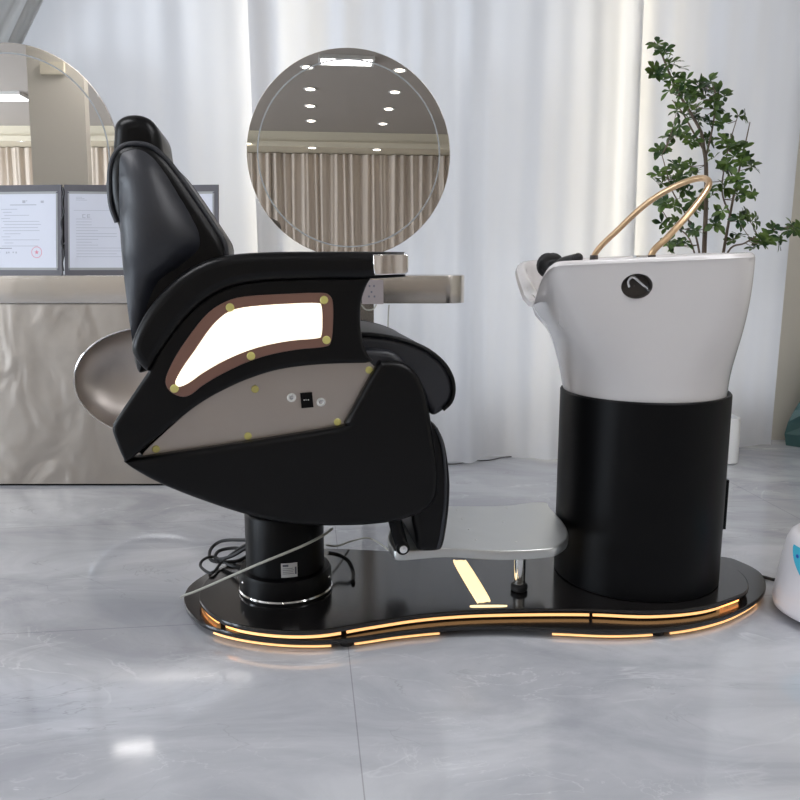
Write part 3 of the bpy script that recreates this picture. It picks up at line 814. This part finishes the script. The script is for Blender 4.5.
# backrest
BO = -.25
back_px = [(117, 228), (111, 212), (107, 190), (107, 168), (112, 151), (122, 143), (138, 141.5), (152, 145), (166, 156), (182, 176), (200, 202), (215, 224), (226, 243), (228, 262), (215, 285), (190, 320), (160, 360), (142, 374), (135, 370), (131, 350), (126, 310), (121, 270), (119, 245)]
P = L(back_px, BO)
backrest = slab('backrest', P, BO, -BO, .035, .035, leather, chair, 6)
face_px = [(119, 158), (126, 150.5), (139, 149), (152, 157), (165, 173), (178, 194), (190, 214), (199, 234), (198, 250), (180, 266), (158, 282), (146, 310), (138, 340), (134, 350), (129, 325), (124, 285), (120.5, 250), (119, 225), (118, 190)]
for s in (-1, 1):
    Q = L(face_px, BO-.01); cc = loc(150, 212, BO)
    dome('side_bolster', Q, s*(-BO-.002), .065, s, leather_lit, backrest)
rim = L([(116, 222), (110, 205), (108.5, 185), (109.5, 166), (115, 152), (124, 144.5), (138, 143), (151, 146.5), (165, 158), (181, 178), (199, 204), (213, 225), (224, 243), (226, 258)], BO, 5, False)
for y in (BO+.016, -BO-.016): MB().tube([(p.x, y, p.y) for p in rim], .0065, 10).build('piping', leather_lit, backrest)
# headrest: a pillow with two side lobes
hr_px = [(115, 136), (117, 124), (126, 117), (140, 116), (152, 121), (160, 132), (163, 146), (164, 165), (150, 175), (125, 175), (115, 160)]
P = L(hr_px, -.11); P2 = [Vector((p.x, p.y)) for p in P]
hd = slab('headrest', P2, -.15, .15, .035, .035, leather, chair, 6)
# neck post joining the headrest to the backrest
c = loc(140, 170, 0); MB().box(c.x-.02, c.x+.02, -.05, .05, c.y-.16, c.y).build('headrest_post', black_metal, chair, False)
# footrest plate with its post
ft = bpy.data.objects.new('tmp', None)
def tolocal(w): q = Vector(w)-O; return Vector((q.dot(EX), q.dot(EY), q.z))
fp = [(392, 547), (400, 551.5), (445, 548.5), (500, 551), (545, 549), (560, 545), (568, 536), (566.5, 523), (557, 508), (546, 502.5), (530, 502.5), (505, 505.5), (470, 506), (440, 506), (415, 508), (398, 515), (388, 535)]
pts = []
for (a, b) in fp:
    w = onZ(a, b, .245); dv = Vector((w.x-.7137, w.y-2.31, 0))
    if dv.length < .2405+.018: w += dv.normalized()*(.2405+.018-dv.length)
    pts.append(tolocal(w)); P = spline([(p.x, p.y) for p in pts], 5)
zf = .245-ZU1
ftp = zslab('footrest', P, zf-.026, zf, .003, .004, steel_foot, chair, 3)
pc = tolocal(onZ(519, 590, ZU1)); 
MB().lathe([(.0165, .02), (.0165, zf-.0262)], pc.x, pc.y, 24).build('post', chrome, ftp)
MB().lathe([(.020, .0), (.024, .004), (.024, .016), (.018, .021)], pc.x, pc.y, 24).build('rubber_foot', rubber, ftp)
for (a, b) in ((457, 510), (462, 519), (469, 529.5), (476, 540), (503, 522), (516, 542), (507, 508)):
    q = tolocal(onZ(a, b, .245)); MB().lathe([(.0035, 0), (.003, .0012), (.0003, .0016)], q.x, q.y, 12, Matrix.Translation((0, 0, zf-.0002))).build('rivet', trimwhite, ftp)

# ------------------------------------------------------------------ shampoo basin
BX, BY, BR = .7137, 2.31, .2405
basin = thing('shampoo_basin', 'white ceramic shampoo basin on a black drum pedestal at the right end', 'wash basin', (BX, BY, ZU1+.0004))
ztop_b = 1.0-ZU1
zd = .622-ZU1
ped = MB().lathe([(BR-.004, 0), (BR, .003), (BR, zd-.004), (BR-.003, zd), (BR-.010, zd), (BR-.012, zd-.03), (.001, zd-.03)], 0, 0, 96).build('pedestal', black_metal, basin)
c = onY(730, 500, BY); MB().box(BR-.006, BR+.008, -.05, .04, c.z-.075-ZU1, c.z+.075-ZU1).build('access_panel', black_metal, ped, False)
# the bowl
NA = 144
def se(a, n):
    c, s = math.cos(a), math.sin(a); return (math.copysign(abs(c)**(2/n), c), math.copysign(abs(s)**(2/n), s))
def lerp(a, b, t): return a+(b-a)*t
TXc = .638-BX; TA, TB = .286, .278
def sm(t): t = max(0, min(1, t)); return t*t*(3-2*t)
def rim_z(y, x):
    """height of the rim: dips in the neck notch on the left side, rises slightly to the right"""
    z = ztop_b-.010+.024*(x-TXc+TA)/(2*TA)
    return z
def notch(x, y):
    if x > TXc-.05: return 0
    w = sm((y+.268)/.11)*sm((.275-y)/.36)**.8; return .108*w*sm((TXc-.05-x)/.12)
def ring_pt(a, t, shrink=0, dz=0, inner=False):
    """t = 0 at the drum, 1 at the rim"""
    n = lerp(2.0, 6.5, sm(t)**1.4); cx = lerp(0, TXc, t**1.15); 
    g = t**.9
    A_ = lerp(.226, TA, t)-shrink; B_ = lerp(.226, TB, t)-shrink
    # right side bellies in slightly, flares at the rim
    c, s = se(a, n); x = cx+A_*c; y = B_*s
    z0 = zd-.028; zr = rim_z(y, x)
    z = lerp(z0, zr, t)
    if not inner:
        zn = zr-notch(x, y)
        if z > zn: z = zn-(z-zn)*.0

    # undercut of the left face below the neck lip
    if c < 0 and not inner:
        e = max(0, 1-(abs(y)/.20)**4)*sm((-c-.5)/.35); h = sm((.80-z-ZU1+.05)/.08)*sm((t-.02)/.45)
        x += .018*e*h
    return Vector((x, y, z))
rings = []
TS = [0, .03, .06, .1, .15, .2, .25, .3, .35, .4, .45, .48, .51, .54, .57, .60, .65, .7, .75, .8, .85, .9, .94, .97]
for t in TS: rings.append([ring_pt(2*math.pi*k/NA, t) for k in range(NA)])
def rim_ring(shrink, dz):
    r = []
    for k in range(NA):
        p = ring_pt(2*math.pi*k/NA, 1, 0); q = ring_pt(2*math.pi*k/NA, 1, shrink); r.append(Vector((q.x+notch(p.x, p.y)*shrink*14, q.y, p.z+dz)))
    return r
rings += [rim_ring(0, -.012), rim_ring(.002, -.005), rim_ring(.007, 0), rim_ring(.016, 0), rim_ring(.022, -.004), rim_ring(.026, -.014)]
for (sh, d) in ((.030, .06), (.038, .12), (.055, .17), (.09, .21), (.15, .235)):
    r = []
    for k in range(NA):
        q = ring_pt(2*math.pi*k/NA, 1, sh, inner=True); z = ztop_b-.004-d
        p = ring_pt(2*math.pi*k/NA, 1, 0); r.append(Vector((q.x+notch(p.x, p.y)*.36*(1-d*3), q.y, min(z, p.z-.02-d*.15))))
    rings.append(r)
mb = rings_mb(rings, False)
k0 = len(mb.v)-NA; mb.f.append([k0+k for k in range(NA)]); mb.f.append(list(range(NA)))
bowl = mb.build('bowl', ceramic, basin, crisp=False)
# oval openings cut through the wall (with ceramic thickness behind)
def world_local(w): return Vector(w)-Vector((BX, BY, ZU1))
def cut(obj, cutter_mb):
    co = cutter_mb.build('cutter', darkhole, None)
    co.parent = obj.parent
    m = obj.modifiers.new('cut', 'BOOLEAN'); m.operation = 'DIFFERENCE'; m.object = co; m.solver = 'EXACT'
    bpy.context.view_layer.update()
    dg = bpy.context.evaluated_depsgraph_get(); ev = obj.evaluated_get(dg)
    me = bpy.data.meshes.new_from_object(ev); obj.modifiers.clear(); obj.data = me
    bpy.data.objects.remove(co)
hc = world_local(onY(638, 286.5, BY-TB))
def oval_cup(c, ax, rx, rz, depth, nm, mm, back=.9):
    """a recessed oval cup, opening along -axis ax"""
    rg = []; n = 40
    w = Vector((0, 0, 1)); u = ax.cross(w).normalized()
    for (s, d) in ((1.0, -.002), (.99, .004), (.97, depth*.6), (back, depth), (.02, depth)):
        rg.append([c+u*(rx*s*math.cos(2*math.pi*k/n))+w*(rz*s*math.sin(2*math.pi*k/n))+ax*d for k in range(n)])
    return rg
def cutter(c, ax, rx, rz, d0, d1):
    n = 40; w = Vector((0, 0, 1)); u = ax.cross(w).normalized(); mb = MB()
    rg = [[c+u*(rx*math.cos(2*math.pi*k/n))+w*(rz*math.sin(2*math.pi*k/n))+ax*d for k in range(n)] for d in (d0, d1)]
    return rings_mb(rg, True, mb)
scl = (BY-TB)*.985/800
axn = Vector((0, 1, 0))
side = Vector((-.985, .17, 0)).normalized()
hs = Vector((TXc+TA+.004, -.10, onY(737, 320, BY-.10).z-ZU1))
try:
    cut(bowl, cutter(hc, axn, 16*scl, 12.6*scl, -.05, .034)); cut(bowl, cutter(hs, side, .050, .052, -.06, .010))
except Exception as e: print('cut failed', e)
for p in bowl.data.polygons: p.use_smooth = True
hard(bowl, 50)
rings_mb(oval_cup(hc+Vector((0, .013, 0)), axn, 15.9*scl, 12.5*scl, .020, 'c', darkhole), False).build('recess', darkhole, bowl)
rings_mb(oval_cup(hs+side*.006, side, .049, .051, .012, 'c', darkhole), False).build('overflow_recess', darkhole, bowl)
# chrome spray hose clip inside the side opening
def hk(px, py, d): return world_local(onY(px, py, BY-TB+d))
MB().tube(arc3([hk(629, 287, .024), hk(628, 281, .018), hk(632, 277, .014), hk(636, 279, .016), hk(643, 285, .020), hk(650, 291, .026)], 6), .0042, 10).build('spray_hook', chrome, bowl)
# arched gold spray tube
n0 = onY(651, 254, 2.09); f0 = onY(594, 254, 2.50); 
hp = [(651, 256, 2.14), (668, 237, 2.15), (688, 215, 2.17), (702, 197, 2.20), (709, 184, 2.23), (704, 178.5, 2.28), (690, 180.5, 2.33), (668, 190, 2.38), (645, 205, 2.42), (620, 228, 2.46), (594, 256, 2.50)]
pts = [world_local(onY(*p)) for p in hp]
pts = [pts[0]-Vector((0, 0, .09))]+pts+[pts[-1]-Vector((0, 0, .09))]
hoop = MB().tube(arc3(pts, 8), .0088, 14).build('spray_hoop', gold, basin)
for q in (pts[1], pts[-2]): MB().lathe([(.013, -.05), (.013, -.004), (.012, .002)], q.x, q.y, 20, Matrix.Translation((0, 0, q.z-.0))).build('hoop_collar', darkhole, hoop)
# chrome tap block behind the near rim
q = world_local(onY(648, 255, 2.12)); MB().box(q.x-.03, q.x+.0, q.y, q.y+.03, ztop_b-.1, ztop_b+.006).build('tap_body', chrome, basin, False)
q0 = world_local(onY(553, 322, 2.2))
# black neck pillow lying in the neck notch
pw = [onY(550, 264, 2.33), onY(554, 268, 2.30), onY(563, 262, 2.23), onY(578, 258, 2.16)]
mb = MB()
ar = arc3(pw, 8); N = len(ar)
rad = [.034+.004*math.sin(i) if i < 3 else max(.013, .034-.0022*(i-2)) for i in range(N)]
mb.tube(ar, rad, 18); mb.ball(ar[0]+Vector((-.004, .012, -.004)), (.033, .034, .036)); mb.ball(ar[-1], .0135)
o = mb.build('neck_pillow', rubber, crisp=False); recentre(o); tag(o, 'black rubber neck pillow lying in the notch of the white basin', 'neck pillow')

# ------------------------------------------------------------------ cables
def cable(name, pts, r, m, label, n=8):
    o = MB().tube(arc3(pts, 8), r, n).build(name, m); recentre(o); tag(o, label, 'cable'); return o
def g(px, py, z): return onZ(px, py, z)
cable('black_cable', [onZ(258, 541, .16), onZ(243, 540, .12), onZ(222, 541, .09), onZ(211, 549, .07), onZ(211, 560, .07), onZ(226, 562, .072), onZ(240, 560, .075), onZ(250, 552, .085), onZ(236, 548, .085), onZ(219, 551, .078), onZ(216, 559, .075), onZ(232, 556, .10), onZ(250, 545, .15)], .0055, rubber, 'tangled black cable looping beside the column, left of the chair')
cable('plug_cable', [onZ(247, 567, .073), onZ(232, 566, .076), onZ(214, 557, .08), onZ(203, 560, .085), onZ(201, 567, .072), onZ(212, 573, .072), onZ(222, 562, .078), onZ(240, 548, .13), onZ(252, 542, .18)], .0045, rubber, 'thinner black cable with a loop reaching the left rim of the platform')
cable('pale_cable', [onZ(181, 597.5, .014), onZ(184, 595.5, .045), onZ(199, 590, .085), onY(254, 566, 1.96), onY(300, 547, 1.97), onY(322, 536, 2.02), onY(332, 529, 2.1)], .0035, tubegrey, 'pale thin cable slanting across the column to the left tip of the platform')
cable('short_cable', [onZ(328, 553, .12), onZ(338, 555, .11), onZ(348, 561, .10), onZ(353, 572, .078), onZ(353, 581, .071)], .006, rubber, 'short black cable curving onto the deck right of the column')
cable('grey_cable', [onZ(326, 545, .12), onZ(337, 546, .10), onZ(352, 541, .07), onZ(368, 538, .02), onZ(382, 545, .010), onZ(390, 552, .008)], .003, tubegrey, 'thin grey cable arching over the floor behind the column')
cable('power_cable', [onZ(748, 571, .008), onZ(757, 575, .008), onZ(767, 578, .008), onZ(777, 580, .010), onZ(788, 578, .012)], .0055, rubber, 'black power cable between the platform and the white appliance')
cable('floor_cable', [onZ(400, 462, .004), onZ(452, 464, .004), onZ(470, 461, .004), onZ(490, 460, .004), onZ(505, 457, .004), onZ(530, 456.5, .004)], .0028, rubber, 'thin dark cable on the floor along the curtain hem')

# ------------------------------------------------------------------ white appliance at the right edge
AX, AY = 1.245, 2.12
ap = thing('white_appliance', 'white rounded floor appliance with a teal control panel, cut by the right edge', 'appliance', (AX, AY, 0)); ap.scale = (.95, .95, .95)
prof = [(.001, .018), (.165, .018), (.184, .024), (.188, .040), (.184, .075), (.176, .13), (.168, .19), (.161, .225), (.152, .246), (.140, .256), (.128, .258), (.120, .254), (.112, .240), (.001, .238)]
MB().lathe(prof, 0, 0, 96).build('body', white_plastic, ap, crisp=False)
MB().lathe([(.111, .241), (.111, .249), (.100, .253), (.001, .255)], 0, 0, 64).build('lid', steel_plate, ap)
def aradius(z):
    for (r0, z0), (r1, z1) in zip(prof[3:], prof[4:]):
        if z0 <= z <= z1: return r0+(r1-r0)*(z-z0)/(z1-z0)
    return .16
def patch(nm, m, off, a_fun, z0, z1, par):
    v = []; f = []; na, nz = 24, 14
    for j in range(nz+1):
        z = z0+(z1-z0)*j/nz; a0, a1 = a_fun((z-z0)/(z1-z0))
        for i in range(na+1):
            a = a0+(a1-a0)*i/na; r = aradius(z)+off; v.append((r*math.cos(a), r*math.sin(a), z))
    for j in range(nz):
        for i in range(na): k = j*(na+1)+i; f.append((k, k+1, k+na+2, k+na+1))
    return MB().add(v, f).build(nm, m, par)
bz = patch('panel_bezel', white_plastic, .0012, lambda t: (R(178)+R(30)*(1-t)**1.5, R(290)-R(34)*(1-t)**1.5), .118, .236, ap)
cp = patch('control_panel', tealscreen, .0024, lambda t: (R(182)+R(30)*(1-t)**1.5, R(286)-R(34)*(1-t)**1.5), .127, .230, ap)
for (a, z, w) in ((229, .205, .006), (237, .190, .005), (246, .205, .006), (246, .165, .005), (258, .185, .007), (270, .205, .006), (240, .217, .003)):
    n = 14; r = aradius(z)+.0036; v = []
    for k in range(n):
        q = 2*math.pi*k/n; aa = R(a-36)+w*math.cos(q)/r; v.append((r*math.cos(aa), r*math.sin(aa), z+w*math.sin(q)))
    MB().add(v, [tuple(range(n))]).build('button_icon', ink_blue, cp, False)
for q in (208, 250, 330, 90, 140): MB().lathe([(.012, 0), (.014, .008), (.012, .020)], .155*math.cos(R(q)), .155*math.sin(R(q)), 16).build('foot', white_plastic, ap)

# ------------------------------------------------------------------ teal bundle on the floor, far right
def bundle():
    rnd = random.Random(4); c = Vector((2.46, 4.20, 0)); v = []; f = []; na, nz = 22, 10
    for j in range(nz+1):
        t = j/nz; z = .64*t; R0 = .33*(1-.15*t)*(1-t**3*.55)
        if j == nz: R0 = .03
        for k in range(na):
            a = 2*math.pi*k/na; r = R0*(1+.16*math.sin(a*5+t*3)+.09*rnd.uniform(-1, 1)); v.append(c+Vector((r*math.cos(a), r*.42*math.sin(a)-.02, z)))
    for j in range(nz):
        for k in range(na): f.append((j*na+k, j*na+(k+1) % na, (j+1)*na+(k+1) % na, (j+1)*na+k))
    f.append(tuple(range(na))); f.append(tuple(nz*na+k for k in range(na)))
    o = mesh_obj('teal_bundle', v, f, teal, smooth=False); recentre(o); tag(o, 'dark teal crumpled bundle on the floor beside the right curtain', 'bundle')
bundle()

# ------------------------------------------------------------------ potted plant
PY = 3.93
pc = onY(703, 458, PY); pr = 0.135
plant = thing('potted_plant', 'tall leafy green potted tree behind the basin in a white pot', 'plant', (pc.x, PY, 0))
pot = MB(); rb = []
for (s, z) in ((.90, 0), (1, .01), (1, .225), (.985, .232), (.93, .232), (.92, .20), (.01, .20)):
    rb.append([Vector((pr*s*se(2*math.pi*k/48, 7)[0], pr*s*se(2*math.pi*k/48, 7)[1], z)) for k in range(48)])
hard(rings_mb(rb, True).build('pot', potwhite, plant))
MB().lathe([(.13, .2005), (.10, .212), (.001, .216)], 0, 0, 24).build('soil', soil, plant)
def pl_pt(px, py, dy=0): return onY(px, py, PY+dy)-Vector((pc.x, PY, 0))
def U(u, v): return (620+u/3.3333, 20+v/3.3333)
stem = MB()
lines = {
 'main': ([(703, 420, 0), (702, 350, 0), (704, 258, 0), (706, 205, 0), (706, 165, 0), (704, 150, 0), (701, 132, .02), (690, 112, .05), (678, 92, .06), (668, 70, .05), (660, 50, .03), (654, 42, .02)], (.013, .003)),
 'second': ([(706, 420, .02), (716, 300, .05), (723, 255, .06), (730, 215, .05), (738, 175, .06), (744, 150, .08), (750, 122, .08)], (.011, .0025)),
 'right': ([(712, 300, .04), (728, 252, 0), (745, 243, -.05), (765, 232, -.08), (792, 226, -.1)], (.006, .002)),
 'left': ([(704, 300, 0), (698, 245, .0), (686, 215, -.05), (672, 190, -.08), (662, 155, -.09)], (.006, .002)),
 'left2': ([(703, 290, 0), (690, 240, .05), (672, 225, .1), (662, 210, .1)], (.005, .002)),
 'mid': ([(705, 160, 0), (712, 130, -.03), (716, 100, -.06), (713, 85, -.06)], (.006, .002)),
 'mid2': ([(704, 150, 0), (695, 135, .05), (682, 112, .08), (672, 100, .08)], (.006, .002)),
 'rightb': ([(730, 215, .05), (722, 190, .02), (728, 150, -.02), (738, 115, -.04)], (.005, .002)),
}
nodes = []
for k, (pts, (ra, rb_)) in lines.items():
    a = arc3([pl_pt(*p) for p in pts], 6)
    if k in ('main', 'second'): a = [Vector((a[0].x*.5, a[0].y, .205))]+a
    N = len(a); stem.tube(a, [ra+(rb_-ra)*i/(N-1) for i in range(N)], 8); nodes += a[len(a)//4:]
clusters = [(125,80),(150,100),(112,160),(130,180),(165,145),(182,140),(180,190),(165,235),(205,235),(240,250),(230,280),(190,300),(255,295),(285,215),(262,215),(285,250),(330,240),(315,270),(315,300),(300,350),(200,355),(165,390),(155,420),(130,440),(215,385),(245,400),(285,400),(295,440),(350,340),(395,320),(360,425),(400,430),(380,455),(425,465),(440,490),(335,490),(360,500),(385,520),(350,560),(390,580),(420,590),(150,500),(180,480),(200,480),(235,490),(170,530),(205,520),(245,510),(140,545),(200,580),(240,600),(150,610),(180,620),(240,640),(310,580),(320,640),(325,690),(155,690),(190,690),(190,750),(215,740),(160,740),(245,700),(420,650),(440,670),(400,680),(395,720),(455,745),(490,720),(510,690),(530,735),(575,690),(590,710),(140,520),(410,655),(385,430),(215,550),(230,235),(250,330),(215,215),(345,400),(560,700),(475,740)]
leaf = MB(); rnd = random.Random(12)
def add_leaf(c, d, up, ln, w):
    side = d.cross(up).normalized(); up = side.cross(d).normalized()
    prof_ = [(0, .05), (.25, .40), (.5, .9), (.70, 1.0), (.88, .62), (1.0, .03)]
    v = []; f = []
    for (s, q) in prof_:
        droop = -up*(ln*.18*s*s); base = c+d*(ln*s)+droop
        v += [base-side*(w*q)+up*(w*.25*q), base, base+side*(w*q)+up*(w*.25*q)]
    for i in range(len(prof_)-1):
        for j in range(2): a = i*3+j; f.append((a, a+1, a+4, a+3))
    leaf.add(v, f)
for (u, v_) in clusters:
    px, py = U(u, v_); dy = rnd.uniform(-.18, .08); c = pl_pt(px, py, dy)
    nb = min(nodes, key=lambda q: (q-c).length+max(0, (q.z-c.z))*1.5)
    mid = (nb+c)/2+Vector((rnd.uniform(-.01, .01), 0, -.01)); stem.tube([nb, mid, c], [.0022, .0018, .0014], 5)
    for rep_ in range(2):
        c2 = c+Vector((rnd.uniform(-.028, .028), rnd.uniform(-.03, .03), rnd.uniform(-.03, .02)))*rep_
        ax = Vector((rnd.uniform(-.7, .7), rnd.uniform(-1.0, -.1), rnd.uniform(0, 1.0))).normalized()
        e1 = ax.orthogonal().normalized(); e2 = ax.cross(e1); m_ = rnd.randint(5, 7); ph = rnd.uniform(0, 6)
        for k in range(m_):
            a = ph+2*math.pi*k/m_+rnd.uniform(-.35, .35); d = (e1*math.cos(a)+e2*math.sin(a)+ax*rnd.uniform(.0, .6)).normalized()
            ln = rnd.uniform(.033, .057); add_leaf(c2, d, ax, ln, ln*rnd.uniform(.20, .27))
stem.build('stem', bark, plant); leaf.build('foliage', leafm, plant, crisp=False)

# ------------------------------------------------------------------ daylight and camera
def area(name, loc_, rot, sx, sy, power, col):
    l = bpy.data.lights.new(name, 'AREA'); l.shape = 'RECTANGLE'; l.size = sx; l.size_y = sy; l.energy = power; l.color = col
    o = bpy.data.objects.new(name, l); C.objects.link(o); o.location = loc_; o.rotation_euler = rot; return o
area('window_daylight', (X0-.15, -.1, 1.55), (0, R(-90), 0), 2.1, 3.6, 420, (.80, .89, 1.0))
area('curtain_daylight', (-1.5, yb(-1.5)-.035, 1.5), (R(-90), 0, R(5.7)), 4.6, 2.5, 38, (.86, .92, 1.0))
area('curtain_daylight', (1.45, yb(1.45)-.035, 1.5), (R(-90), 0, R(5.7)), 1.2, 2.5, 8.5, (.90, .94, 1.0))
w = bpy.data.worlds.new('world'); bpy.context.scene.world = w; w.use_nodes = True
w.node_tree.nodes['Background'].inputs[0].default_value = (.8, .9, 1, 1); w.node_tree.nodes['Background'].inputs[1].default_value = .6
cam = bpy.data.cameras.new('camera'); cam.sensor_width = 36; cam.lens = 36; co = bpy.data.objects.new('camera', cam); C.objects.link(co)
co.location = (0, 0, H); co.rotation_euler = (math.pi/2-PITCH, 0, 0); bpy.context.scene.camera = co
vs = bpy.context.scene.view_settings; vs.view_transform = 'Standard'; vs.look = 'None'; vs.exposure = -.08; vs.gamma = 1
vs.use_curve_mapping = False
